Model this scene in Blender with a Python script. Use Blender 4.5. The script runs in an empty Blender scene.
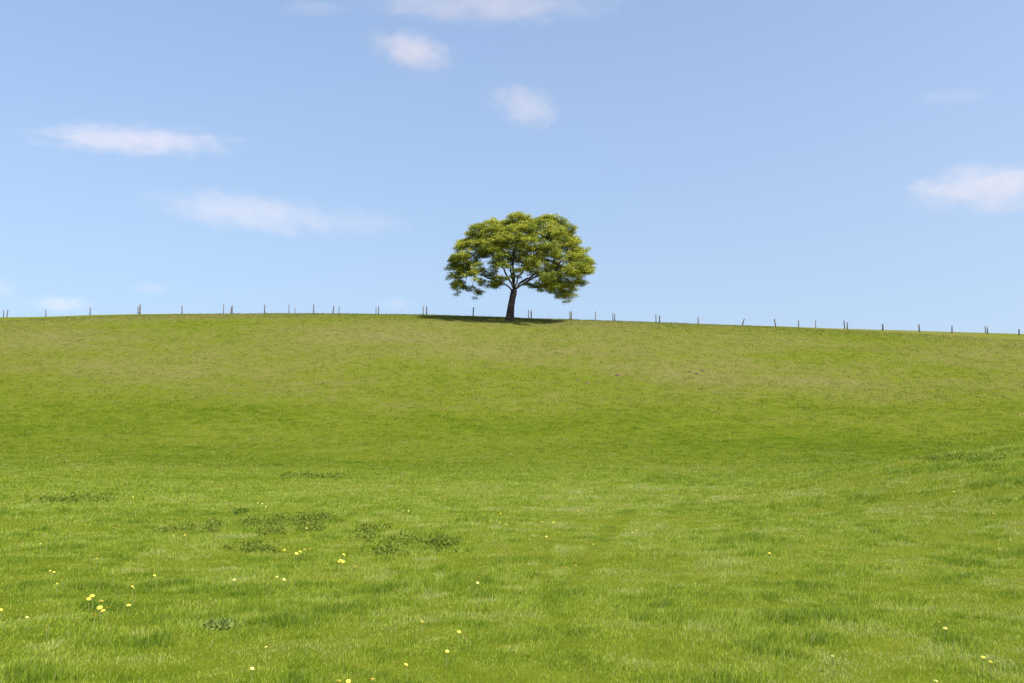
import bpy, math, random
import numpy as np
rng = np.random.default_rng(7); random.seed(7)
R = math.radians
scene = bpy.context.scene
col = scene.collection

# ------------------------------------------------------------------ camera
W, H, F = 1024, 683, 887.0
EYE = 1.6
PITCH = math.atan((400-341.5)/F)
cam = bpy.data.objects.new('camera', bpy.data.cameras.new('camera'))
col.objects.link(cam)
cam.data.sensor_width = 36; cam.data.lens = F/W*36
cam.data.clip_start = 0.1; cam.data.clip_end = 40000
cam.location = (0, 0, EYE); cam.rotation_euler = (R(90)+PITCH, 0, 0)
scene.camera = cam
CP, SP = math.cos(PITCH), math.sin(PITCH)

def ray(px, py):
    """direction of a picture point, scaled to Y = 1"""
    v = 341.5-np.asarray(py, float); u = np.asarray(px, float)-512
    fy = F*CP-v*SP; fz = F*SP+v*CP
    return u/fy, fz/fy

# ------------------------------------------------------------------ noise + terrain
def _hash(ix, iy, seed):
    h = (ix.astype(np.int64)*374761393+iy.astype(np.int64)*668265263+seed*1442695041) & 0xFFFFFFFF
    h = ((h ^ (h >> 13))*1274126177) & 0xFFFFFFFF
    return ((h ^ (h >> 16)) & 0xFFFFFF)/float(0xFFFFFF)
def vnoise(x, y, seed=0):
    ix = np.floor(x); iy = np.floor(y); fx = x-ix; fy = y-iy
    fx = fx*fx*(3-2*fx); fy = fy*fy*(3-2*fy)
    a = _hash(ix, iy, seed); b = _hash(ix+1, iy, seed); c = _hash(ix, iy+1, seed); d = _hash(ix+1, iy+1, seed)
    return (a*(1-fx)+b*fx)*(1-fy)+(c*(1-fx)+d*fx)*fy
def fbm(x, y, s, seed=0, octv=3):
    r = 0; a = 1; t = 0
    for k in range(octv):
        r = r+a*vnoise(x/s*2**k+k*17.3, y/s*2**k-k*9.1, seed+k); t += a; a *= .5
    return r/t
def sstep(a, b, x):
    t = np.clip((x-a)/(b-a), 0, 1); return t*t*(3-2*t)
def pchip(xk, yk):
    xk = np.array(xk, float); yk = np.array(yk, float)
    h = np.diff(xk); d = np.diff(yk)/h
    m = np.zeros_like(yk)
    for i in range(1, len(xk)-1):
        if d[i-1]*d[i] > 0:
            w1 = 2*h[i]+h[i-1]; w2 = h[i]+2*h[i-1]
            m[i] = (w1+w2)/(w1/d[i-1]+w2/d[i])
    m[0] = d[0]; m[-1] = d[-1]
    def f(x):
        x = np.asarray(x, float)
        i = np.clip(np.searchsorted(xk, x)-1, 0, len(h)-1)
        t = (x-xk[i])/h[i]; hh = h[i]
        t2 = t*t; t3 = t2*t
        r = (2*t3-3*t2+1)*yk[i]+(t3-2*t2+t)*hh*m[i]+(-2*t3+3*t2)*yk[i+1]+(t3-t2)*hh*m[i+1]
        return np.where(x < xk[0], yk[0], np.where(x > xk[-1], yk[-1], r))
    return f
prof = [(5, 683), (7, 611), (9, 576), (12, 541), (16, 515), (21, 498), (28, 486), (36, 475), (45, 462), (54, 443),
        (64, 415), (78, 380), (90, 352), (100, 333.5), (107, 324.2), (113, 320.6), (120, 318.2), (127, 317.7), (140, 319.5)]
pk = [(-300, -6), (-60, -1), (-10, .1), (2, .04)]
for Yk, yp in prof: pk.append((Yk, EYE+float(ray(512, yp)[1])*Yk))
zl = pk[-1][1]
pk += [(160, zl+.3), (220, zl-1.5), (400, zl-12), (900, zl-30), (3000, zl-60)]
base = pchip([p[0] for p in pk], [p[1] for p in pk])
cr = [(-400, 318), (-200, 318.5), (0, 317.6), (46, 316.8), (90, 315.2), (140, 314.3), (182, 313.9), (264, 313.6), (333, 313.8), (378, 314.5),
      (426, 315.2), (473, 316.6), (512, 318), (531, 318.9), (571, 320), (595, 320.9), (659, 323), (698, 324.5), (742, 326),
      (775, 327.1), (815, 328.8), (847, 330), (882, 331.1), (919, 332.4), (951, 333.5), (986, 334.6), (1024, 335.9), (1300, 345), (2000, 360)]
crest = pchip([(c[0]-512)/F*120 for c in cr], [(318-c[1])*120/F for c in cr])
kn = pchip([-60, 0, 3, 5.5, 7, 9.2, 11.5, 14, 30], [0, 0, .02, .10, .26, .64, .98, 1.3, 2.2])
def terrain(x, y):
    x = np.asarray(x, float); y = np.asarray(y, float)
    z = base(y)+crest(x*120/np.maximum(y, 120))*sstep(45, 112, y)
    z = z+1.06*kn(x)*sstep(3, 19, y)*(1-sstep(22, 36, y))
    near = 1-sstep(20, 60, y)
    z = z+(fbm(x, y, 2.6, 3, 2)-.5)*.10*sstep(3, 8, y)*(.35+.65*near)
    z = z+(fbm(x, y, 9, 8, 2)-.5)*.35*sstep(14, 40, y)*(1-sstep(100, 115, y))
    return z
def to_ground(px, py):
    """where the line of sight through a picture point first meets the land"""
    sx, sz = ray(px, py); sx = float(sx); sz = float(sz)
    ys = np.exp(np.linspace(math.log(3.5), math.log(135), 4000))
    g = terrain(sx*ys, ys)-(EYE+sz*ys)
    k = np.argmax(g > 0)
    Y = ys[k]
    return sx*Y, Y, float(terrain(sx*Y, Y))

# ------------------------------------------------------------------ helpers
def tag(o, label=None, cat=None, group=None, kind=None):
    if label: o['label'] = label
    if cat: o['category'] = cat
    if group: o['group'] = group
    if kind: o['kind'] = kind
    return o
def empty(name, loc, rz=0):
    o = bpy.data.objects.new(name, None); o.location = loc; o.rotation_euler = (0, 0, rz); o.empty_display_size = .2
    col.objects.link(o); return o
def np_mesh(name, verts, faces, mat, attrs=None, parent=None, smooth=False):
    verts = np.asarray(verts, np.float32).reshape(-1, 3); faces = np.asarray(faces, np.int32)
    me = bpy.data.meshes.new(name); n, k = faces.shape
    me.vertices.add(len(verts)); me.vertices.foreach_set('co', verts.ravel())
    me.loops.add(n*k); me.loops.foreach_set('vertex_index', faces.ravel())
    me.polygons.add(n); me.polygons.foreach_set('loop_start', np.arange(0, n*k, k, dtype=np.int32))
    me.update(calc_edges=True)
    if smooth: me.polygons.foreach_set('use_smooth', np.ones(n, bool))
    for an, av in (attrs or {}).items():
        a = me.attributes.new(an, 'FLOAT', 'POINT'); a.data.foreach_set('value', np.asarray(av, np.float32))
    me.materials.append(mat)
    o = bpy.data.objects.new(name, me); col.objects.link(o)
    if parent: o.parent = parent
    return o
def py_mesh(name, verts, faces, mat, parent=None, smooth=True):
    me = bpy.data.meshes.new(name); me.from_pydata([tuple(v) for v in verts], [], faces); me.update()
    if smooth: me.polygons.foreach_set('use_smooth', [True]*len(me.polygons))
    me.materials.append(mat)
    o = bpy.data.objects.new(name, me); col.objects.link(o)
    if parent: o.parent = parent
    return o
class NT:
    def __init__(s, nt): s.nt = nt
    def n(s, t, props=None, **inp):
        nd = s.nt.nodes.new(t)
        for k, v in (props or {}).items(): setattr(nd, k, v)
        for k, v in inp.items(): s.set(nd, k, v)
        return nd
    def set(s, nd, k, v):
        key = int(k[1:]) if k[0] == 'i' and k[1:].isdigit() else k.replace('_', ' ')
        sock = nd.inputs[key]
        if isinstance(v, bpy.types.NodeSocket): s.nt.links.new(v, sock)
        else: sock.default_value = v
    def math(s, op, a, b=0.0, clamp=False):
        nd = s.n('ShaderNodeMath', {'operation': op, 'use_clamp': clamp}, i0=a, i1=b); return nd.outputs[0]
    def mix(s, f, a, b):
        nd = s.nt.nodes.new('ShaderNodeMix'); nd.data_type = 'RGBA'
        for i, v in ((0, f), (6, a), (7, b)):
            if isinstance(v, bpy.types.NodeSocket): s.nt.links.new(v, nd.inputs[i])
            else: nd.inputs[i].default_value = v if i == 0 else (*v, 1)
        return nd.outputs[2]
    def noise(s, vec, scale, detail=3, rough=.55):
        nd = s.n('ShaderNodeTexNoise', None, Vector=vec, Scale=scale, Detail=detail, Roughness=rough); return nd.outputs['Fac']
    def ramp(s, v, a, b, lo=0.0, hi=1.0):
        nd = s.n('ShaderNodeMapRange', {'interpolation_type': 'SMOOTHSTEP'}, i0=v, i1=a, i2=b, i3=lo, i4=hi); return nd.outputs[0]
def material(name):
    m = bpy.data.materials.new(name); m.use_nodes = True
    m.node_tree.nodes.clear(); return m, NT(m.node_tree)
def simple(name, c1, c2, scale=8, rough=.8, bump=.0, bscale=30, coord='Object'):
    m, t = material(name)
    tc = t.n('ShaderNodeTexCoord').outputs[coord]
    c = t.mix(t.ramp(t.noise(tc, scale, 4), .35, .65), c1, c2)
    b = t.n('ShaderNodeBsdfPrincipled', None, Base_Color=c, Roughness=rough)
    if bump:
        bp = t.n('ShaderNodeBump', None, Strength=bump, Height=t.noise(tc, bscale, 4)); t.set(b, 'Normal', bp.outputs[0])
    t.n('ShaderNodeOutputMaterial', None, Surface=b.outputs[0]); return m

# grass colour, a function of where on the land it grows (same for sward and blades)
SWARD = [(.043, .070, .004), (.080, .100, .009), (.106, .102, .030), (.136, .122, .056)]
BLADE = [(.128, .208, .015), (.290, .372, .034), (.415, .450, .150), (.50, .49, .27)]
def grass_colour(t, pos):
    sep = t.n('ShaderNodeSeparateXYZ', None, Vector=pos); Y = sep.outputs[1]
    mp = t.n('ShaderNodeMapping', None, Vector=pos, Scale=(.55, 1, 0)).outputs[0]
    broad = t.noise(mp, .07, 3); mid = t.noise(mp, .45, 4, .6); fine = t.noise(pos, 3.0, 4, .65)
    # how dry: hilltop pasture drier, foot of the hill lush
    hill = t.ramp(Y, 50, 88, 0, .46)
    foot = t.math('MULTIPLY', t.ramp(Y, 34, 58), t.ramp(Y, 58, 76, 1, 0))
    d = t.math('ADD', t.math('MULTIPLY', t.math('SUBTRACT', broad, .5), 1.4), hill)
    d = t.math('ADD', d, t.math('MULTIPLY', t.math('SUBTRACT', mid, .5), .6))
    d = t.math('ADD', d, t.math('MULTIPLY', t.math('SUBTRACT', fine, .5), .9))
    d = t.math('SUBTRACT', d, t.math('MULTIPLY', foot, .03))
    d = t.math('ADD', d, t.ramp(Y, 24, 60, .16, 0))
    d = t.math('ADD', d, .36)
    return d
def colour_from_dry(t, d, pal):
    C_LUSH, C_MID, C_DRY, C_STRAW = pal
    c = t.mix(t.math('MULTIPLY', d, 2.0, True), C_LUSH, C_MID)
    c = t.mix(t.ramp(d, .5, 1.0, 0, .85), c, C_DRY)
    return t.mix(t.ramp(d, .95, 1.5, 0, .8), c, C_STRAW)

# ground material
m_ground, t = material('pasture_sward')
geo = t.n('ShaderNodeNewGeometry'); pos = geo.outputs['Position']
d = grass_colour(t, pos)
st = t.n('ShaderNodeMapping', None, Vector=pos, Scale=(.7, .95, .8)).outputs[0]
f1 = t.noise(st, 1.7, 5, .7); f2 = t.noise(st, 9, 4, .7)
yy = t.n('ShaderNodeSeparateXYZ', None, Vector=pos).outputs[1]; far = t.ramp(yy, 12, 50, .35, 1)
f = t.math('ADD', t.math('MULTIPLY', t.math('SUBTRACT', f1, .5), 1.5), t.math('MULTIPLY', t.math('SUBTRACT', f2, .5), 1.3))
d = t.math('ADD', d, t.math('MULTIPLY', f, far))
sp = t.n('ShaderNodeMapping', None, Vector=pos, Scale=(.8, 1.1, 1)).outputs[0]
spots = t.math('ADD', t.ramp(t.noise(sp, 1.3, 3, .6), .60, .70), t.ramp(t.noise(sp, .55, 4, .7), .60, .68))      # tufts the cattle leave
d = t.math('SUBTRACT', d, t.math('MULTIPLY', spots, .30))
b1 = t.n('ShaderNodeBump', None, Strength=.35, Distance=.2, Height=t.noise(sp, 2.6, 6, .65))
b2 = t.n('ShaderNodeBump', None, Strength=.4, Distance=.04, Height=t.noise(sp, 15, 5, .75), Normal=b1.outputs[0])
bs = t.n('ShaderNodeBsdfPrincipled', None, Base_Color=colour_from_dry(t, d, SWARD), Roughness=.95, Normal=b2.outputs[0])
bs.inputs['Specular IOR Level'].default_value = .0
t.n('ShaderNodeOutputMaterial', None, Surface=bs.outputs[0])

# blade material
m_blade, t = material('grass_blades')
geo = t.n('ShaderNodeNewGeometry'); pos = geo.outputs['Position']
d = grass_colour(t, pos)
rn = t.n('ShaderNodeAttribute', {'attribute_name': 'variation'}).outputs['Fac']
lu = t.n('ShaderNodeAttribute', {'attribute_name': 'lush'}).outputs['Fac']
d = t.math('ADD', d, t.math('MULTIPLY', t.math('SUBTRACT', rn, .5), .55))
d = t.math('SUBTRACT', d, lu)
c = colour_from_dry(t, d, BLADE)
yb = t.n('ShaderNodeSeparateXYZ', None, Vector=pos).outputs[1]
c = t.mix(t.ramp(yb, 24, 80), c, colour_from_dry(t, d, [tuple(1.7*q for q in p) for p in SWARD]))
c = t.mix(t.ramp(rn, .93, .97), c, (.42, .40, .16))       # a few dead blades
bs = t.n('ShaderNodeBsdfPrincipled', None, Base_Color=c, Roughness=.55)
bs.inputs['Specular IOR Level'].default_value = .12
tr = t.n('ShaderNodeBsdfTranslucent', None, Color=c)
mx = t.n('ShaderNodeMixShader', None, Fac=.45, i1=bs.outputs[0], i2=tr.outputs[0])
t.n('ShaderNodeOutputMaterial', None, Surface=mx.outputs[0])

# ------------------------------------------------------------------ ground sheet
def axis(segs):
    out = []
    for a, b, s in segs: out.append(np.arange(a, b, s))
    return np.concatenate(out)
xs = axis([(-3000, -400, 200), (-400, -100, 15), (-100, -30, 1.5), (-30, 30, .35), (30, 100, 1.5), (100, 400, 15), (400, 3001, 200)])
ys = axis([(-300, -20, 20), (-20, 2, 2), (2, 26, .3), (26, 60, .6), (60, 140, .8), (140, 220, 5), (220, 3001, 60)])
X, Y = np.meshgrid(xs, ys); Z = terrain(X, Y)
nx, ny = len(xs), len(ys)
idx = np.arange(nx*ny).reshape(ny, nx)
fc = np.stack([idx[:-1, :-1], idx[:-1, 1:], idx[1:, 1:], idx[1:, :-1]], -1).reshape(-1, 4)
g = np_mesh('ground', np.stack([X, Y, Z], -1), fc, m_ground, smooth=True)
tag(g, kind='structure')

# ------------------------------------------------------------------ grass blades
def seg_dist(px, py, pts):
    dmin = np.full(px.shape, 1e9)
    for (ax, ay), (bx, by) in zip(pts[:-1], pts[1:]):
        vx, vy = bx-ax, by-ay; L = vx*vx+vy*vy+1e-9
        tt = np.clip(((px-ax)*vx+(py-ay)*vy)/L, 0, 1)
        dmin = np.minimum(dmin, np.hypot(px-ax-tt*vx, py-ay-tt*vy))
    return dmin
def pline(pts): return [to_ground(*p)[:2] for p in pts]
tracks = [(pline([(592, 683), (566, 635), (549, 600), (544, 570), (548, 540)]), .13, .35),
          (pline([(575, 585), (592, 556), (612, 530), (634, 510)]), .28, .4),
          (pline([(430, 683), (426, 640), (432, 600), (440, 575)]), .15, -.25),
          (pline([(628, 374), (645, 383), (668, 395), (700, 407), (722, 414), (758, 428)]), .5, .7)]
tufts = []   # darker, longer tufts: picture position, radius (m), lushness, height
for px, py, r, l, hgt in [(25, 676, .26, .7, 1.7), (155, 644, .20, .7, 1.5), (748, 676, .22, .8, 1.7), (592, 625, .10, .8, 1.3),
        (845, 552, .3, .6, 1.6), (975, 566, .35, .55, 1.7), (640, 560, .45, .5, 1.4), (675, 560, .3, .5, 1.5), (35, 570, .4, .4, 1.3),
        (95, 582, .35, .4, 1.3), (20, 588, .3, .45, 1.3), (815, 590, .5, .45, 1.4), (960, 645, .2, .6, 1.4), (945, 668, .15, .6, 1.5),
        (865, 534, .5, .5, 1.4), (910, 536, .6, .5, 1.4), (985, 538, .5, .5, 1.5), (635, 619, .18, .5, 1.4), (560, 655, .2, .5, 1.3),
        (760, 541, .6, .45, 1.4), (718, 541, .5, .4, 1.4), (1005, 484, .8, .6, 1.7), (1010, 474, .7, .6, 1.6), (950, 468, .9, .5, 1.5),
        (310, 640, .2, .3, 1.3), (240, 598, .35, .3, 1.3), (420, 590, .4, .3, 1.2), (700, 640, .25, .4, 1.3), (820, 640, .3, .35, 1.3),
        (880, 600, .3, .45, 1.4), (1000, 600, .35, .45, 1.4), (510, 640, .2, .4, 1.3), (345, 660, .2, .4, 1.3)]:
    gx, gy, _ = to_ground(px, py); tufts.append((gx, gy, r, l, hgt))
dk = np.array([3.6, 5, 8, 12, 18, 25, 35, 45, 60, 80, 100, 127])
rho = np.array([9500, 9500, 6800, 3800, 1700, 640, 300, 190, 130, 90, 64, 50])
da = np.linspace(3.6, 127, 3000); pdf = np.exp(np.interp(da, dk, np.log(rho)))*da
HALF = .62
cdf = np.cumsum(pdf)*(da[1]-da[0])*HALF*2; N = int(cdf[-1]); cdf /= cdf[-1]
dist = np.interp(rng.random(N), cdf, da); th = (rng.random(N)*2-1)*HALF
gx = dist*np.sin(th); gy = dist*np.cos(th)
ok = gy > 3.2; gx, gy, dist = gx[ok], gy[ok], dist[ok]
# clumping: drop some blades where the clump noise is low
cl = fbm(gx, gy, .55, 21, 3); cl2 = fbm(gx+40, gy*1.2, 1.0, 31, 3); big = fbm(gx, gy*.7, 5, 41, 2)
keep = rng.random(len(gx)) < .35+1.1*sstep(.3, .6, cl)
gx, gy, dist, cl, cl2, big = [a[keep] for a in (gx, gy, dist, cl, cl2, big)]
N = len(gx)
rough = sstep(-2, 7, gx)*(1-sstep(30, 45, dist))          # rougher, tussocky turf on the right
lush = sstep(.50, .78, cl)*(.35+.25*rough)+sstep(.55, .72, cl2)*(.16+.20*rough)-sstep(.55, .8, fbm(gx+9, gy-4, 1.3, 77, 3))*.45
hfac = .75+.7*sstep(.4, .75, cl)+(.35+.55*rough)*sstep(.5, .75, cl2)
cl3 = fbm(gx, gy, .24, 91, 2); hfac = hfac*(1+.5*sstep(.60, .75, cl3)); lush = lush+.55*sstep(.58, .72, cl3)-.7*sstep(.58, .72, fbm(gx, gy+50, .33, 97, 2))
lush = lush*(.5+.6*sstep(35, 60, dist))+rng.normal(0, .06, N)
for pts, wd, am in tracks:
    dd = seg_dist(gx, gy, pts); k = 1-sstep(wd*.1, wd*.8, dd*(1+.5*(cl-.5)))*(1); k = k*sstep(.25, .6, cl2+.12); lush += k*am*1.15; hfac *= 1-.35*k*(dist < 40)
for tx, ty, r, l, hg in tufts:
    an = np.hypot((gx-tx), (gy-ty)*.8)*(1+.5*(cl-.5)); k = 1-sstep(r*.2, r*1.1, an); lush += k*l*.4; hfac *= 1+k*(hg-1)
# scattered tussocks up the slope, longer and darker than the turf
NT_ = 1500; ta = (rng.random(NT_)*2-1)*HALF; td = np.sqrt(rng.uniform(34**2, 108**2, NT_)); tm = rng.integers(10, 34, NT_)
tr_ = np.repeat(rng.uniform(.10, .32, NT_), tm); ex = np.repeat(td*np.sin(ta), tm)+rng.normal(size=tm.sum())*tr_*1.5; ey = np.repeat(td*np.cos(ta), tm)+rng.normal(size=tm.sum())*tr_
m_ = len(ex); gx = np.r_[gx, ex]; gy = np.r_[gy, ey]; dist = np.r_[dist, np.hypot(ex, ey)]
lush = np.r_[lush, np.repeat(rng.uniform(.1, .8, NT_), tm)]; hfac = np.r_[hfac, rng.uniform(.9, 1.7, m_)]; N = len(gx)
wd = np.interp(dist, [4, 12, 25, 60, 120], [.0027, .0040, .0085, .017, .022])*rng.uniform(.7, 1.3, N)
ht = np.interp(dist, [4, 12, 25, 60, 120], [.028, .033, .043, .060, .085])*hfac*rng.uniform(.5, 1.35, N)
az = rng.random(N)*2*np.pi; lean = rng.uniform(.1, .75, N)*ht
wind = .25*ht
lx = np.cos(az)*lean+wind; ly = np.sin(az)*lean
fa = rng.random(N)*np.pi; wx = np.cos(fa)*wd/2; wy = np.sin(fa)*wd/2
gz = terrain(gx, gy)-.006
P = np.zeros((N, 5, 3), np.float32)
P[:, 0] = np.stack([gx-wx, gy-wy, gz], -1); P[:, 1] = np.stack([gx+wx, gy+wy, gz], -1)
mxx = gx+lx*.35; myy = gy+ly*.35; mz = gz+ht*.6
P[:, 2] = np.stack([mxx+wx*.8, myy+wy*.8, mz], -1); P[:, 3] = np.stack([mxx-wx*.8, myy-wy*.8, mz], -1)
P[:, 4] = np.stack([gx+lx, gy+ly, gz+ht], -1)
i0 = (np.arange(N)*5)[:, None]
faces = np.concatenate([i0+[0, 1, 2], i0+[0, 2, 3], i0+[3, 2, 4]], 1).reshape(-1, 3)
gr = np_mesh('grass', P, faces, m_blade, {'variation': np.repeat(rng.random(N), 5), 'lush': np.repeat(lush, 5)})
tag(gr, 'short yellow green pasture grass covering the field and the hill', 'grass', kind='stuff')
print('blades', N)

# ------------------------------------------------------------------ weeds
def leafmesh(centers, size, up, rngl, width=.45, flat=0.):
    """bent leaf: two quads folded along the midrib"""
    n = len(centers)
    dirv = rngl.normal(size=(n, 3)); dirv[:, 2] = np.abs(dirv[:, 2])*up+rngl.normal(0, .25, n)
    dirv[:, 2] *= 1-flat
    dirv /= np.linalg.norm(dirv, axis=1)[:, None]
    sd = np.cross(dirv, rngl.normal(size=(n, 3))*(1-flat)+np.array([0, 0, 1.0])*flat); sd /= np.linalg.norm(sd, axis=1)[:, None]
    nm = np.cross(dirv, sd)
    L = (size*rngl.uniform(.6, 1.3, n))[:, None]; w = L*width
    a = centers; b = a+dirv*L*.5+sd*w+nm*L*.12; c = a+dirv*L; e = a+dirv*L*.5-sd*w+nm*L*.12
    V = np.stack([a, b, c, e], 1).reshape(-1, 3)
    i = (np.arange(n)*4)[:, None]
    return V, np.concatenate([i+[0, 1, 2], i+[0, 2, 3]], 1).reshape(-1, 3)
def leaf_material(name, ca, cb, trans=.35, rough=.5, pos_scale=.5):
    m, t = material(name)
    p = t.n('ShaderNodeNewGeometry').outputs['Position']
    v = t.n('ShaderNodeAttribute', {'attribute_name': 'variation'}).outputs['Fac']
    k = t.math('ADD', t.math('MULTIPLY', v, .35), t.math('MULTIPLY', t.noise(p, pos_scale, 3), .95))
    c = t.mix(t.ramp(k, .3, .95), ca, cb)
    b = t.n('ShaderNodeBsdfPrincipled', None, Base_Color=c, Roughness=rough); b.inputs['Specular IOR Level'].default_value = .08
    tl = t.n('ShaderNodeBsdfTranslucent', None, Color=c)
    mx = t.n('ShaderNodeMixShader', None, Fac=trans, i1=b.outputs[0], i2=tl.outputs[0])
    t.n('ShaderNodeOutputMaterial', None, Surface=mx.outputs[0]); return m
m_weed = leaf_material('thistle_leaf', (.078, .120, .012), (.165, .205, .030), .35)
m_grey = leaf_material('grey_leaf', (.10, .15, .025), (.16, .21, .05), .2)
def weed_patch(name, label, blobs, height, dens, mat=m_weed, leaf=.055, cat='weeds'):
    pts = []
    for (px, py, rx, ry) in blobs:
        n = int(rx*ry*dens*.85)+5
        a = rng.random(n)*2*np.pi; r = np.sqrt(rng.random(n))*np.where(rng.random(n) < .3, rng.uniform(1, 1.7, n), rng.uniform(.6, 1.1, n))
        for k in range(n):
            g3 = to_ground(px+math.cos(a[k])*r[k]*rx, py+math.sin(a[k])*r[k]*ry)
            if abs(g3[1]) < 120: pts.append(g3)
    cs = []
    for (x, y, z) in pts:
        hgt = .68*height*rng.uniform(.3, 1.0); m = int(rng.integers(7, 13)); lx, ly = rng.normal(0, .15, 2)*hgt
        for j in range(m):
            q = (j+1)/m; cs.append((x+lx*q+rng.normal(0, .035), y+ly*q+rng.normal(0, .035), z+hgt*q*.9))
    cs = np.array(cs); o0 = cs.mean(0); o0[2] = float(terrain(o0[0], o0[1]))
    V, Fc = leafmesh(cs-o0, np.full(len(cs), leaf*.85), .9, rng, .2)
    o = np_mesh(name, V, Fc, mat, {'variation': np.repeat(rng.random(len(cs)), 4)})
    o.location = o0
    return tag(o, label, cat, 'patches of weeds in the pasture', 'stuff')
weed_patch('weed_patch', 'largest dark patch of leafy weeds, left of centre in the near field',
           [(262, 526, 22, 6), (296, 522, 26, 5), (318, 520, 18, 4), (272, 533, 16, 3), (312, 530, 14, 3)], .19, .75)
weed_patch('weed_patch', 'small dark clump of weeds just left of the largest weed patch', [(213, 528, 9, 5)], .18, 1.4)
weed_patch('weed_patch', 'thin low weeds beside two dandelions, leftmost of the weed clumps by the largest patch', [(187, 529, 12, 3), (168, 531, 8, 2)], .10, .9)
weed_patch('weed_patch', 'tiny weed clump standing alone above and behind the largest weed patch', [(242, 513, 6, 2.5)], .14, 2)
weed_patch('weed_patch', 'sparse weeds in front of the largest patch, above the row of dandelions', [(254, 549, 22, 5)], .09, .5)
weed_patch('weed_patch', 'loose scattered weeds between the largest patch and the rounded right clump', [(372, 530, 16, 4), (390, 552, 22, 6), (366, 538, 14, 5), (405, 540, 14, 5)], .11, .38)
weed_patch('weed_patch', 'rounded weed clump at the right end of the scattered weeds', [(440, 545, 18, 7)], .12, .55)
weed_patch('weed_patch', 'long thin dark band of weeds at far left where the ground dips', [(78, 500, 42, 3), (52, 502, 22, 2)], .17, .8, leaf=.08)
weed_patch('weed_patch', 'distant dark green weed strip at the foot of the hill left of centre', [(320, 477, 36, 3)], .22, .8, leaf=.11)
weed_patch('weed_patch', 'brownish green weed strip on top of the bank at far right', [(970, 458, 40, 3), (930, 459, 18, 2)], .12, .9, leaf=.06)
weed_patch('weed_patch', 'small grey green rosette in the lower left foreground', [(222, 627, 12, 3)], .05, 1.6, m_grey, .04)

# ------------------------------------------------------------------ dandelions
m_yel = simple('dandelion_yellow', (.68, .53, .05), (.76, .63, .10), 60, .6)
m_pale = simple('faded_dandelion', (.66, .60, .14), (.70, .66, .22), 60, .7)
m_stem = simple('dandelion_stem', (.14, .20, .05), (.20, .20, .07), 20, .6)
def flower_mesh(name, mat):
    V = []; Fc = []
    for ring, (n, r0, r1, z0, z1, w) in enumerate([(20, .004, .0225, .0, .003, .0042), (16, .003, .017, .003, .009, .004), (10, .002, .010, .006, .013, .0035)]):
        for k in range(n):
            a = 2*math.pi*(k+.37*ring)/n; ca, sa = math.cos(a), math.sin(a); i = len(V)
            V += [(ca*r0, sa*r0, z0), (ca*(r0+r1)/2-sa*w*.8, sa*(r0+r1)/2+ca*w*.8, z1), (ca*r1-sa*w*.5, sa*r1+ca*w*.5, z1),
                  (ca*r1+sa*w*.5, sa*r1-ca*w*.5, z1), (ca*(r0+r1)/2+sa*w*.8, sa*(r0+r1)/2-ca*w*.8, z1)]
            Fc.append([i, i+1, i+2, i+3, i+4])
    i = len(V); n = 10                                  # green cup is short, the head bulges under the rays
    for k in range(n): V.append((.010*math.cos(2*math.pi*k/n), .010*math.sin(2*math.pi*k/n), .001))
    V.append((0, 0, -.008))
    for k in range(n): Fc.append([i+n, i+(k+1) % n, i+k])
    me = bpy.data.meshes.new(name); me.from_pydata(V, [], Fc); me.update(); me.materials.append(mat); return me
def stem_mesh():
    V = []; Fc = []; n = 6
    for j, (z, dx) in enumerate([(-.09, -.006), (-.04, -.003), (-.004, 0)]):
        for k in range(n): V.append((dx+.0018*math.cos(2*math.pi*k/n), .0018*math.sin(2*math.pi*k/n), z))
    for j in range(2):
        for k in range(n): Fc.append([j*n+k, j*n+(k+1) % n, (j+1)*n+(k+1) % n, (j+1)*n+k])
    me = bpy.data.meshes.new('stem'); me.from_pydata(V, [], Fc); me.update(); me.materials.append(m_stem); return me
fm_y, fm_p, sm = flower_mesh('flower_head', m_yel), flower_mesh('flower_head', m_pale), stem_mesh()
ORD = ['leftmost', 'second from left', 'third from left', 'fourth from left', 'fifth from left', 'sixth from left', 'seventh from left', 'eighth from left', 'ninth from left', 'tenth from left']
NUM = {2: 'two', 3: 'three', 4: 'four', 5: 'five', 6: 'six', 7: 'seven', 8: 'eight', 9: 'nine'}
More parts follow.
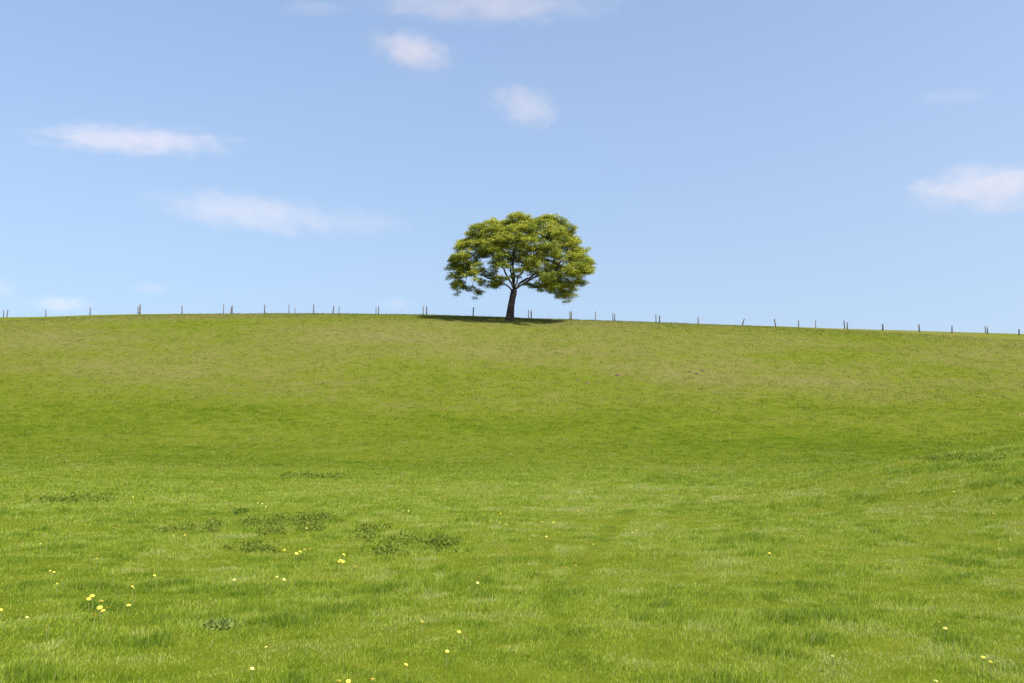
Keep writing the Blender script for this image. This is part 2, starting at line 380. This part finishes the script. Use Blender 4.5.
clusters = [
 ('in the dense lower left cluster', 1.15, 'y', [(88.8, 599.3), (92.3, 596), (95.3, 615), (99.8, 608), (101, 601.7), (103, 611), (106.5, 608)]),
 ('just right of the dense cluster of seven', 1.0, 'y', [(128.6, 605.5)]),
 ('cut by the left picture edge', .9, 'y', [(.8, 610)]),
 ('below left of the dense cluster', .7, 'p', [(27, 617.5), (46.3, 625.7), (49, 623.4)]),
 ('strewn above the dense left cluster', .7, 'y', [(26.5, 586), (50.3, 571), (54, 572.3), (57, 584), (61.5, 579)]),
 ('at far left below the dark weed band', .8, 'y', [(12, 508), (18, 543), (40.5, 544), (42.5, 551), (60, 528)]),
 ('between weed band and dense cluster', .8, 'y', [(97, 559), (113, 574), (138.6, 553), (154.5, 575.5), (157.2, 577.5), (132.4, 587)]),
 ('by the right end of the dark weed band', .9, 'y', [(113, 527.5), (133, 497)]),
 ('beside the thin leftmost weeds', .8, 'y', [(173, 535), (182, 531.6), (184.8, 535)]),
 ('in the row below the largest weeds', 1.15, 'y', [(277.8, 550.4), (284.4, 550.2), (287.6, 552.7), (296.5, 553.6), (300, 551.8), (304.7, 550), (310, 549)]),
 ('spaced just below the row of seven', .95, 'y', [(222.4, 561), (233.8, 561), (276, 561.5)]),
 ('well below the row of seven', .8, 'p', [(234.4, 580), (277, 577), (282, 575.6), (284, 579.7)]),
 ('behind the largest weed patch', .9, 'p', [(212.4, 502), (253.4, 502), (257.8, 503), (262, 503.4), (266, 503.3), (265.7, 506.7)]),
 ('among the leaves of the largest weed patch', 1.0, 'y', [(306.4, 528.4)]),
 ('in the group below the scattered weeds', 1.1, 'y', [(338.7, 562), (340.8, 560.6), (343, 562), (343.6, 554.8), (354.5, 567)]),
 ('within the scattered weeds', .8, 'p', [(348.3, 538.7), (352.7, 540)]),
 ('far off, right behind the largest weeds', .85, 'p', [(322, 511.7), (326.4, 511.7), (345, 511.4), (400, 510), (403, 511), (408.4, 511), (417, 522.6)]),
 ('far off mid field at the hill foot', .9, 'p', [(435, 494), (437, 489.5), (480, 503), (530, 497.6), (532.8, 498)]),
 ('in the middle distance at picture centre', .85, 'y', [(478, 530), (500, 523), (500.7, 513.8), (505.7, 524.6), (539, 522), (542, 522), (546.4, 536.6), (553.5, 522.5)]),
 ('one above the other left of the wheel track', .75, 'p', [(477.5, 583), (478.6, 577.3)]),
 ('beside the upper wheel track', .95, 'y', [(566, 568), (571, 565), (575.4, 566)]),
 ('near the far end of the wheel track', .85, 'y', [(578, 511), (593, 544.7), (612.7, 525.5), (614, 535), (632.3, 532.8), (634, 529), (636.9, 530.4)]),
 ('in the centre foreground', .85, 'y', [(406, 665), (422, 622), (447, 651.5), (459, 632), (466, 635.6)]),
 ('at the bottom edge left of centre', 1.0, 'y', [(338.7, 681.5), (348.3, 681.5), (372.7, 680)]),
 ('in the left foreground near the bottom edge', .8, 'p', [(252, 668.8), (266, 647.4)]),
 ('alone in the right centre foreground', .9, 'y', [(761.5, 601.3)]),
 ('where the bank begins right of centre', .85, 'y', [(680.6, 486.5), (754.7, 495), (769.4, 553.3), (779.6, 488.3), (823, 545.7), (870.7, 516.4)]),
 ('alone on the face of the right bank', 1.0, 'y', [(930.4, 560.7)]),
 ('on the upper part of the right bank', .9, 'y', [(925, 488), (953.5, 492), (956, 491.3), (958.6, 492), (993.6, 514), (994.8, 500.7), (995.2, 517)]),
 ('spaced out in the right foreground', .9, 'p', [(938.4, 622.5), (945, 628.8), (973.5, 629.5)]),
 ('in the tight lower right trio', .85, 'y', [(983, 657.7), (990.4, 662.4), (996.2, 661.7)]),
 ('at lower right, left of the trio', .8, 'p', [(832.7, 656.5), (930.4, 675.6), (936, 681.5)]),
 ('at the hill foot behind the right bank', 1.3, 'y', [(842.5, 466.7), (864.5, 446), (888, 448), (900, 449), (914, 450.5), (917, 450)]),
]
for desc, sc, kind, pts in clusters:
    pts = sorted(pts)
    for k, (px, py) in enumerate(pts):
        x, y, z = to_ground(px, py+ (.085*F/20 if py < 500 else 0))
        # step the foot so that the bloom, 7 cm up, stands where it was seen
        z_b = .095 if y < 9 else .112 if y < 25 else .11
        sx, sz = ray(px, py)
        yy = np.linspace(3.5, 70, 8000); gg = terrain(float(sx)*yy, yy)+z_b-(EYE+float(sz)*yy)
        y = float(yy[np.argmax(gg > 0)]); x = float(sx)*y; z = float(terrain(x, y))
        colour = 'yellow' if kind == 'y' else 'pale yellow'
        if len(pts) == 1: lab = f'single {colour} dandelion bloom {desc}'
        elif len(pts) == 2: lab = f"{('left', 'right')[k]} {colour} dandelion of the two {desc}"
        else: lab = f'{ORD[k]} of {NUM[len(pts)]} {colour} dandelions {desc}'
        root = empty('dandelion', (x, y, z), random.uniform(0, 6.28))
        tag(root, lab, 'dandelion', 'dandelions scattered in the grass')
        s = (.60 if y < 5.6 else .72)*sc*random.uniform(.85, 1.12)*(1.0 if y < 20 else 1.25)
        fh = bpy.data.objects.new('flower_head', fm_y if kind == 'y' else fm_p); col.objects.link(fh); fh.parent = root
        fh.location = (0, 0, z_b); fh.scale = (s, s, s); fh.rotation_euler = (random.uniform(-.5, .5), random.uniform(-.5, .5), 0)
        if y < 16:
            st = bpy.data.objects.new('stem', sm); col.objects.link(st); st.parent = root; st.location = (0, 0, z_b-.003)

# molehills on the slope
m_soil = simple('dry_soil', (.060, .034, .012), (.10, .065, .028), 6, .95, .6, 20)
for px, py, r, lab in [(578, 381, .22, 'leftmost of the small brown soil heaps on the slope right of the tree'), (587, 383, .25, 'second brown soil heap from the left on the slope right of the tree'),
                       (599, 382, .22, 'third brown soil heap from the left, below and right of the tree'), (618, 375.5, .34, 'brown soil heap at the upper end of the sheep track on the slope'),
                       (690, 372, .25, 'left one of the three right-hand brown soil heaps on the slope'), (697, 374, .3, 'middle one of the three right-hand brown soil heaps on the slope'), (703, 371, .28, 'right one of the three right-hand brown soil heaps on the slope')]:
    x, y, z = to_ground(px, py); V = []; Fc = []; n = 14
    for j in range(5):
        q = j/5
        for k in range(n):
            a = 2*math.pi*k/n; rr = r*(1-q)*(1+.25*random.uniform(-1, 1)); V.append((rr*math.cos(a), rr*math.sin(a), -.05+(.05+r*.42)*math.sin(q*math.pi/2)+random.uniform(-.01, .02)))
    V.append((0, 0, r*.42))
    for j in range(4):
        for k in range(n): Fc.append([j*n+k, j*n+(k+1) % n, (j+1)*n+(k+1) % n, (j+1)*n+k])
    for k in range(n): Fc.append([4*n+k, 4*n+(k+1) % n, 5*n])
    o = py_mesh('soil_heap', V, Fc, m_soil); o.location = (x, y, z); tag(o, lab, 'soil heap', 'small soil heaps on the slope')

# ------------------------------------------------------------------ tube helper
def tube(V, Fc, pts, rads, n=8, cap=True):
    pts = np.array(pts, float); prev = None; b0 = len(V)
    for i, p in enumerate(pts):
        tdir = pts[min(i+1, len(pts)-1)]-pts[max(i-1, 0)]; tdir = tdir/(np.linalg.norm(tdir)+1e-9)
        ref = prev if prev is not None else (np.array([1., 0, 0]) if abs(tdir[0]) < .9 else np.array([0, 1., 0]))
        u = ref-tdir*np.dot(ref, tdir); u /= np.linalg.norm(u)+1e-9; w = np.cross(tdir, u); prev = u
        for k in range(n):
            a = 2*math.pi*k/n; V.append(tuple(p+(u*math.cos(a)+w*math.sin(a))*rads[i]))
    m = len(pts)
    for j in range(m-1):
        for k in range(n): Fc.append([b0+j*n+k, b0+j*n+(k+1) % n, b0+(j+1)*n+(k+1) % n, b0+(j+1)*n+k])
    if cap:
        Fc.append([b0+k for k in range(n)][::-1]); Fc.append([b0+(m-1)*n+k for k in range(n)])

# ------------------------------------------------------------------ fences on the hilltop
m_post = simple('weathered_post', (.075, .066, .066), (.14, .125, .12), 5, .9, .5, 25)
m_wire = simple('galvanised_wire', (.25, .25, .25), (.35, .34, .33), 9, .5)
def fence(label, Yf, posts, wires):
    root = empty('wire_fence', (0, Yf, float(terrain(0, Yf))))
    tag(root, label, 'fence', 'wire fences along the hilltop')
    oz = root.location.z; tops = []
    for px, wpx, hpx, lean in posts:
        sx = float(ray(px, 318)[0]); x = sx*Yf; z = float(terrain(x, Yf))
        h = .93*hpx*Yf/F+.16+(.13 if Yf > 128 else 0); r = .84*wpx*Yf/F/2
        V = []; Fc = []; tl = lean*Yf/F
        tube(V, Fc, [(0, 0, -.3), (tl*.3, 0, h*.3), (tl*.65, 0, h*.65), (tl, 0, h-.04), (tl, 0, h)], [r, r, r*.95, r*.92, r*.6], 8)
        o = py_mesh('post', V, Fc, m_post, root); o.location = (x, 0, z-oz)
        if abs(lean) >= 1: o['label'] = 'leaning post'
        tops.append((x, z-oz, tl, h))
    tops.sort()
    for f in wires:
        V = []; Fc = []
        pts = [(-105, 0, float(terrain(-105, Yf))-oz+1.0*f)]
        for a in tops: pts.append((a[0]+a[2]*f, -.07, a[1]+1.05*f))
        pts.append((105, 0, float(terrain(105, Yf))-oz+1.0*f))
        tube(V, Fc, pts, [.003]*len(pts), 4); py_mesh('wire', V, Fc, m_wire, root)
    return root
fence('nearer row of weathered wooden fence posts with thin wire along the hilltop', 122.5,
      [(-40, 1.2, 8, 0), (6.8, 1.3, 7.2, .9), (46, 1.2, 6.5, -.7), (90, 1.4, 7.5, 0), (139.8, 1.9, 9.5, .2), (182, 1.4, 8, -.3), (232, 1.7, 7.6, 0), (264.5, 1.5, 8.5, 0),
       (313.6, 1.4, 8.9, 0), (333, 1.5, 7.5, .6), (378.5, 1.3, 8, 0), (426.6, 1.7, 8.5, 0), (473, 1.4, 8.8, .5), (531.2, 1.4, 8, 0), (571.3, 1.7, 8, 0), (614.6, 1.3, 7, 0),
       (659.5, 1.6, 6.8, .3), (698.2, 1.3, 6.8, 0), (742, 1.5, 6.5, 2.4), (775.6, 1.6, 7.5, -1.2), (798.5, 1.3, 7, 0), (847, 1.6, 6.4, .3), (882.6, 2.1, 6, 0),
       (919, 1.9, 7, -.2), (951.6, 1.6, 6.6, .2), (987, 1.5, 6.2, 0), (1018.6, 1.8, 5.4, 0), (1062, 1.5, 6, 0)], (.35, .65, .95))
fence('farther row of thinner paler fence posts standing behind the nearer row on the hilltop', 133,
      [(3.4, 1.3, 5.8, 0), (138, 1.5, 7, 0), (223.5, 1.0, 9, 0), (230.5, 1.0, 6, .8), (289, 1.0, 8, -.2), (295, .8, 5, 0), (339, 1.0, 6.6, 0), (376, 1.0, 6, 0), (423.2, 1.2, 8.2, 0),
       (528.6, 1.2, 7.6, 0), (569.8, 1.0, 7, 0), (595.5, 1.0, 8, 0), (612.8, 1.0, 6.4, 0), (656, 1.2, 6.6, 0), (815.5, 1.0, 6.2, 0), (844.4, 1.6, 7, -.4), (985, 1.2, 5.6, 0)], (.4, .9))

# ------------------------------------------------------------------ the tree
m_bark, t = material('tree_bark')
tc = t.n('ShaderNodeTexCoord').outputs['Object']
mp = t.n('ShaderNodeMapping', None, Vector=tc, Scale=(1, 1, .25)).outputs[0]
c = t.mix(t.ramp(t.noise(mp, 9, 5), .35, .65), (.016, .012, .010), (.052, .036, .027))
c = t.mix(t.ramp(t.noise(tc, 1.2, 3), .55, .7, 0, .6), c, (.05, .05, .035))
bp = t.n('ShaderNodeBump', None, Strength=.9, Distance=.08, Height=t.noise(mp, 14, 5))
b = t.n('ShaderNodeBsdfPrincipled', None, Base_Color=c, Roughness=.9, Normal=bp.outputs[0])
t.n('ShaderNodeOutputMaterial', None, Surface=b.outputs[0])
m_leaf = leaf_material('tree_leaf', (.060, .118, .015), (.455, .455, .060), .24, .5, .45)

TX, TY = (509.5-512)/F*113, 113.0
tree = empty('sycamore_tree', (TX, TY, float(terrain(TX, TY))))
tag(tree, 'lone broad crowned leafy tree standing on the crest of the hill', 'tree')
def zp(zx, zy, dep=0.0): return np.array([(zx-415)*.02424, dep, (635-zy)*.02424])
trunk_pts = [zp(415, 650), zp(415, 637), zp(416, 625), zp(419, 600), zp(423, 560), zp(430, 520), zp(436, 492), zp(440, 470)]
trunk_r = [.80, .70, .56, .50, .44, .40, .42, .36]
V = []; Fc = []
tube(V, Fc, trunk_pts, trunk_r, 20)
V = np.array(V)
for i in range(0, 60):      # buttress roots on the lowest rings
    p = trunk_pts[i//20]; a = math.atan2(V[i, 1]-p[1], V[i, 0]-p[0]); k = 1+(.28, .2, .08)[i//20]*math.sin(5*a+.7)
    V[i, 0] = p[0]+(V[i, 0]-p[0])*k; V[i, 1] = p[1]+(V[i, 1]-p[1])*k
py_mesh('trunk', V, Fc, m_bark, tree)

# crown outline measured in metres: top and underside along x
top_f = pchip([-8.2, -7.7, -6.5, -5.3, -4.3, -2.4, -.6, .4, 1.6, 3.4, 5.4, 6.6, 7.9, 8.4, 9.3, 10.3, 11.0],
              [7.0, 8.4, 10.2, 11.4, 12.1, 12.5, 12.9, 13.5, 13.8, 13.75, 13.7, 13.2, 12.1, 11.0, 10.1, 8.9, 7.6])
bot_f = pchip([-8.2, -7.5, -6, -4.5, -2, 0, 1, 2.5, 4.2, 5, 6.2, 7.8, 9, 10.2, 11.0],
              [5.8, 5.0, 5.1, 4.8, 4.5, 4.8, 5.6, 6.0, 6.1, 4.8, 3.6, 3.2, 4.6, 5.8, 7.0])
rt = np.random.default_rng(22)
pads = []
def inside(x, y, z):
    q2 = 1-(y/8.6)**2
    if q2 <= .05: return None
    q = math.sqrt(q2); xs_ = 1.3+(x-1.3)/q
    if not -8.2 < xs_ < 11: return None
    tz = 5.2+(float(top_f(xs_))-5.2)*q**.9; bz = 5.2+(float(bot_f(xs_))-5.2)*q
    if not bz < z < tz: return None
    side = min(xs_+8.2, 11-xs_)*q
    return tz-z, z-bz, side
tries = 0
while len(pads) < 200 and tries < 60000:
    tries += 1
    x, y, z = rt.uniform(-8.2, 11), rt.uniform(-8.4, 8.4), rt.uniform(3, 13.8)
    r = inside(x, y, z)
    if r is None: continue
    dt, db, ds = r
    depth = min(dt, ds*.9, (8.6-abs(y)))
    if dt < .35 or ds < .25: continue
    if depth > 2.6 and rt.random() > .16: continue
    if 1.5 < depth <= 2.6 and rt.random() > .5: continue
    if x < -.5 and z < 6.8 and rt.random() < .62: continue
    # the open hollows one sees through: left pocket and under the middle
    if -4.6 < x < -1.6 and 6.6 < z < 8.4 and abs(y) < 9 and rt.random() > .08: continue
    if -.6 < x < 2.4 and z < 8.2 and rt.random() > .12: continue
    if -6.5 < x < -3.6 and 4.9 < z < 5.5 and rt.random() > .3: continue
    if any((x-p[0])**2+(y-p[1])**2+((z-p[2])*1.7)**2 < 1.42**2 for p in pads): continue
    pads.append((x, y, z, rt.uniform(.6, 1.25), rt.uniform(.26, .46)))
for p in [(-7.4, -1, 6.1), (-7.2, 1.5, 5.0), (-7.0, -1.5, 4.3), (-6.1, 0, 6.6), (-5.0, -1, 6.3), (-3.6, -1.5, 6.5), (-2.2, -2, 6.6), (-5.6, 1, 4.6), (-4.4, 2, 4.1), (-3.6, -2, 4.9), (-2.4, -2.5, 4.7),
          (3.0, -4, 6.6), (4.3, -3.5, 6.3), (1.9, -4.5, 6.2), (.9, -5, 5.9), (3.2, -5, 7.0), (6.0, -1, 4.6), (6.9, 0, 3.9), (7.8, -1, 3.7), (5.4, 1, 5.0), (7.4, 1, 4.8), (8.6, -1, 5.4), (9.3, 0, 6.3), (8.3, 1.5, 6.6)]:
    pads.append((p[0], p[1], p[2], rt.uniform(.6, .95), rt.uniform(.26, .36)))
for zx, zy in [(165, 215), (200, 175), (235, 142), (275, 130), (315, 118), (360, 112), (400, 98), (440, 82), (485, 80), (530, 80), (575, 82), (620, 82), (665, 92), (700, 108), (730, 135), (745, 170),
               (775, 205), (800, 240), (830, 275), (850, 310), (845, 335), (115, 300), (135, 255), (110, 330), (300, 160), (350, 165), (250, 190), (690, 150), (640, 130), (580, 125), (520, 120), (460, 125)]:
    q = zp(zx, zy); yy = rt.uniform(-2.2, 2.2); sh = (1-(yy/8.6)**2)**.5
    pads.append((1.3+(q[0]-1.3)*sh, yy, 5.2+(q[2]-.24-5.2)*sh, rt.uniform(.85, 1.25), rt.uniform(.26, .38)))
for p in [(-6.9, 0, 3.75, .38), (-6.4, .8, 4.3, .45), (-4.3, .3, 3.5, .30), (-4.2, .5, 3.95, .35), (-2.1, -1, 4.2, .42), (-1.3, -2, 4.6, .5), (4.9, 0, 4.4, .45), (6.3, .3, 3.5, .45), (7.5, -.4, 3.2, .42), (7.0, .2, 3.5, .4), (5.6, -.8, 4.0, .4),
          (-7.5, .2, 8.0, .7), (-7.9, .2, 7.0, .6), (-7.8, -.6, 5.7, .7), (10.3, .2, 7.4, .7), (10.0, -.5, 6.5, .6), (9.6, .4, 5.4, .5), (-2.2, 1, 4.9, .7), (-1.6, 2.5, 5.3, .7)]:
    pads.append((*p, .22))
clust = []
for (x, y, z, r, h) in pads:
    for k in range(max(2, int(11*r*r))):
        a = rt.random()*2*math.pi; rr = math.sqrt(rt.random())*r
        clust.append((x+math.cos(a)*rr, y+math.sin(a)*rr, z+rt.normal(0, h*.55)-.22*(rr/r)**2-(rt.uniform(0, .55) if z < 6.2 and rt.random() < .3 else 0)))
clust = np.array(clust); clust = clust[clust[:, 2] < 13.72]; clust[:, 0] = .9+(clust[:, 0]-.9)*.955; clust[:, 2] += .16*sstep(6, 11, clust[:, 2])+.22*sstep(9, 11, clust[:, 2])*(clust[:, 0] < -1); print('pads', len(pads), 'clusters', len(clust))
# limbs
fork = trunk_pts[-1]
limb_defs = [
 [fork, zp(500, 437, -.5), zp(555, 407, -1.2), zp(640, 385, -1.8)],
 [fork, zp(460, 395, .6), zp(520, 330, 1.2), zp(575, 250, 1.5)],
 [fork, zp(430, 380, -.2), zp(440, 280, -.5), zp(475, 180, -.6)],
 [fork, zp(402, 400, -.3), zp(368, 330, -.5), zp(310, 275, -.4), zp(250, 225, 0)],
 [zp(437, 485), zp(405, 455, -.6), zp(335, 425, -1.1), zp(250, 392, -1.0), zp(170, 385, -.6)],
 [fork, zp(430, 405, 2.0), zp(420, 330, 4.2), zp(440, 260, 6.0)],
 [fork, zp(440, 410, -1.8), zp(425, 340, -3.8), zp(450, 270, -5.6)],
 [zp(440, 475), zp(480, 420, 1.5), zp(560, 370, 3.0), zp(660, 330, 3.5)],
]
nodes = []; par = []; limb = []
for li, pts in enumerate(limb_defs):
    last = -1
    for a, bb in zip(pts[:-1], pts[1:]):
        n = max(2, int(np.linalg.norm(bb-a)/.4))
        for k in range(n):
            if last == -1 or k > 0 or True:
                nodes.append(a+(bb-a)*k/n+(rt.normal(0, .05, 3) if last != -1 else 0)); par.append(last); limb.append(li); last = len(nodes)-1
    nodes.append(pts[-1]); par.append(last); limb.append(li)
nodes = [np.array(n_, float) for n_ in nodes]
att = clust.copy(); STEP = .38
for it in range(70):
    if len(att) == 0: break
    A = np.array(nodes)
    D = np.linalg.norm(att[:, None, :]-A[None], axis=2)
    j = D.argmin(1); dm = D[np.arange(len(att)), j]
    kill = dm < .42
    act = ~kill & (dm < 5.5)
    grow = {}
    for a_, jj in zip(att[act], j[act]):
        v = a_-A[jj]; grow.setdefault(int(jj), []).append(v/np.linalg.norm(v))
    att = att[~kill]
    if not grow: break
    for jj, vs in grow.items():
        v = np.mean(vs, 0)+rt.normal(0, .13, 3); nv = np.linalg.norm(v)
        if nv < 1e-3: continue
        nodes.append(A[jj]+v/nv*STEP); par.append(jj); limb.append(limb[jj])
A = np.array(nodes); NN = len(A); print('branch nodes', NN)
rad = np.zeros(NN); ch = [[] for _ in range(NN)]
for i, p in enumerate(par):
    if p >= 0: ch[p].append(i)
for i in range(NN-1, -1, -1):
    rad[i] = .016 if not ch[i] else (sum(rad[c_]**2.35 for c_ in ch[i]))**(1/2.35)
for li in range(len(limb_defs)):
    V = []; Fc = []
    ids = [i for i in range(NN) if limb[i] == li]
    roots = [i for i in ids if par[i] == -1]
    stack = [(roots[0], None)]
    top = rad[roots[0]]; cap_r = (.36, .33, .33, .33, .28, .27, .27, .25)[li]; f = cap_r/top if top > cap_r else 1
    def rr(i): return max(.014, rad[i]*(1+(f-1)*min(1, rad[i]/top*1.5)))
    while stack:
        i, start = stack.pop(); chain = [] if start is None else [start]; cur = i
        while True:
            chain.append(cur)
            if not ch[cur]: break
            srt = sorted(ch[cur], key=lambda q: -rad[q])
            for s_ in srt[1:]: stack.append((s_, cur))
            cur = srt[0]
        if len(chain) < 2: continue
        rs = [rr(q) for q in chain]
        if start is not None: rs[0] = min(rs[0], rs[1]*1.3)
        tube(V, Fc, A[chain], rs, 7 if max(rs) > .06 else 4)
    py_mesh('limb', V, Fc, m_bark, tree)
# foliage
per = 135
cc = np.repeat(clust, per, 0); n = len(cc)
off = rt.normal(size=(n, 3))*np.array([.23, .23, .11])
off[:, 2] -= .10*np.hypot(off[:, 0], off[:, 1])
pos_ = cc+off
Vl, Fl = leafmesh(pos_, np.full(n, .122), .0, rt, .42, .48)
np_mesh('foliage', Vl, Fl, m_leaf, {'variation': np.repeat(np.clip(rt.normal(.5, .25, n), 0, 1), 4)}, tree)
print('leaves', n)

# ------------------------------------------------------------------ clouds
def cloud_material(name, dens, seed, low, nscale):
    m, t = material(name)
    tc = t.n('ShaderNodeTexCoord').outputs['Object']
    ln = t.n('ShaderNodeVectorMath', {'operation': 'LENGTH'}, i0=tc).outputs['Value']
    mp = t.n('ShaderNodeMapping', None, Vector=tc, Location=(seed*3.1, seed*1.7, seed), Scale=(nscale, 1.6, 1.0)).outputs[0]
    nz = t.noise(mp, 2.0, 6, .64)
    body = t.math('SUBTRACT', 1.0, ln)
    v = t.math('ADD', body, t.math('MULTIPLY', t.math('SUBTRACT', nz, .5), 2.2))
    v = t.math('MULTIPLY', t.ramp(v, low+.08, low+.85), t.ramp(ln, .55, .98, 1, 0))
    dn = t.math('MULTIPLY', v, dens*.21)
    vol = t.n('ShaderNodeVolumePrincipled', None, Density=dn, Anisotropy=-.1)
    vol.inputs['Color'].default_value = (1, .81, .72, 1)
    t.n('ShaderNodeOutputMaterial', None, Volume=vol.outputs[0]); return m
def cloud(cx, cy, w, h, tau, low, tilt, label, seed, Yc=3000., ns=2.2):
    sx, sz = ray(cx, cy); sc = Yc/F
    rx, rz, ry = w*sc*.80, h*sc*.80, max(h*1.2, w*.35)*sc*.8
    V = []; Fc = []; nu, nv = 20, 10
    V.append((0, 0, -1))
    for j in range(1, nv):
        for k in range(nu):
            ph = math.pi*j/nv-math.pi/2; a = 2*math.pi*k/nu; V.append((math.cos(ph)*math.cos(a), math.cos(ph)*math.sin(a), math.sin(ph)))
    V.append((0, 0, 1))
    for k in range(nu): Fc.append([0, 1+(k+1) % nu, 1+k])
    for j in range(nv-2):
        for k in range(nu): b_ = 1+j*nu; Fc.append([b_+k, b_+(k+1) % nu, b_+nu+(k+1) % nu, b_+nu+k])
    for k in range(nu): Fc.append([len(V)-1, 1+(nv-2)*nu+k, 1+(nv-2)*nu+(k+1) % nu])
    o = py_mesh('cloud', V, Fc, cloud_material('cloud_vapour', tau/ry, seed, low, ns))
    o.location = (float(sx)*Yc, Yc, EYE+float(sz)*Yc); o.scale = (rx, ry, rz); o.rotation_euler = (0, R(tilt), 0)
    return tag(o, label, 'cloud', 'small fair weather clouds')
cloud(488, 1, 240, 34, 1.6, .05, 1, 'long flat white cloud cut by the top edge of the sky', 1, ns=3)
cloud(412, 51, 78, 36, 1.9, .05, 14, 'small bright puffy cloud just below the long top cloud', 2, ns=1.3)
cloud(526, 106, 70, 38, 1.3, .05, 14, 'small faint rounded cloud above the tree', 3, ns=1.3)
cloud(133, 140, 194, 26, 1.9, .05, 2, 'flat bright streak of cloud at upper left', 4, ns=3)
cloud(250, 213, 196, 38, 1.15, .05, 7, 'pale slanting cloud band left of the tree, below the bright streak', 5, ns=3)
cloud(368, 222, 80, 26, .45, .05, 6, 'very faint cloud wisp trailing between the slanting band and the tree', 6, ns=1.8)
cloud(994, 188, 158, 46, 1.7, .05, -4, 'brightest white cloud cut by the right edge of the sky', 7, ns=1.8)
cloud(925, 187, 40, 18, .8, .05, 0, 'small detached puff left of the bright right-edge cloud', 8, ns=1.3)
cloud(60, 304, 54, 17, .9, .05, 0, 'low faint cloud just above the horizon at left', 9, ns=1.8)
cloud(150, 288, 36, 12, .4, .05, 0, 'faint low puff above the left fence posts, right of the low faint cloud', 10, ns=1.5)
cloud(950, 97, 80, 16, .35, .05, -3, 'barely visible wisp high above the bright right-edge cloud', 11, ns=2.5)
cloud(398, 304, 36, 14, .4, .05, 0, 'faint low puff on the horizon left of the tree', 12, ns=1.5)
cloud(2, 288, 30, 20, .4, .05, 0, 'faint low haze puff at the far left edge above the fence', 13, ns=1.5)
cloud(315, 8, 70, 16, .4, .05, 0, 'faint thin wisp at the left end of the long top cloud', 14, ns=2)

# ------------------------------------------------------------------ light
SUN_EL, AZ = R(55), R(125)        # azimuth measured clockwise from +Y (view direction): behind the camera, to the right
w = bpy.data.worlds.new('World'); scene.world = w; w.use_nodes = True
nt = w.node_tree; nt.nodes.clear()
tcw = nt.nodes.new('ShaderNodeTexCoord'); vm = nt.nodes.new('ShaderNodeVectorMath'); vm.operation = 'MULTIPLY_ADD'
vm.inputs[1].default_value = (1, 1, .50); vm.inputs[2].default_value = (0, 0, .13)      # clear, even spring sky: a soft gradient
nt.links.new(tcw.outputs['Generated'], vm.inputs[0])
vn = nt.nodes.new('ShaderNodeVectorMath'); vn.operation = 'NORMALIZE'; nt.links.new(vm.outputs[0], vn.inputs[0])
sky = nt.nodes.new('ShaderNodeTexSky'); sky.sky_type = 'NISHITA'; sky.sun_disc = False
sky.sun_elevation = SUN_EL; sky.sun_rotation = AZ; sky.altitude = 100
sky.air_density = 1.0; sky.dust_density = 3.0; sky.ozone_density = 1.3
bg = nt.nodes.new('ShaderNodeBackground'); bg.inputs[1].default_value = .104
out = nt.nodes.new('ShaderNodeOutputWorld')
nt.links.new(vn.outputs[0], sky.inputs[0]); wb = nt.nodes.new('ShaderNodeVectorMath'); wb.operation = 'MULTIPLY'; wb.inputs[1].default_value = (1.02, 1.0, 1.005)
nt.links.new(sky.outputs[0], wb.inputs[0]); nt.links.new(wb.outputs[0], bg.inputs[0]); nt.links.new(bg.outputs[0], out.inputs[0])
L = bpy.data.lights.new('sun', 'SUN'); L.energy = 4.9; L.angle = R(.5); L.color = (1, .95, .87)
so = bpy.data.objects.new('sun', L); col.objects.link(so)
from mathutils import Vector
dirv = Vector((math.sin(AZ)*math.cos(SUN_EL), math.cos(AZ)*math.cos(SUN_EL), math.sin(SUN_EL)))
so.rotation_euler = dirv.to_track_quat('Z', 'Y').to_euler(); so.location = (30, -30, 60)

scene.view_settings.view_transform = 'Standard'; scene.view_settings.look = 'None'
scene.view_settings.exposure = 1.1; scene.view_settings.gamma = 1
scene.view_settings.use_curve_mapping = False
cy = scene.cycles
cy.max_bounces = 8; cy.diffuse_bounces = 3; cy.transmission_bounces = 4; cy.volume_bounces = 2; cy.transparent_max_bounces = 16
cy.volume_max_steps = 64
cy.use_denoising = True
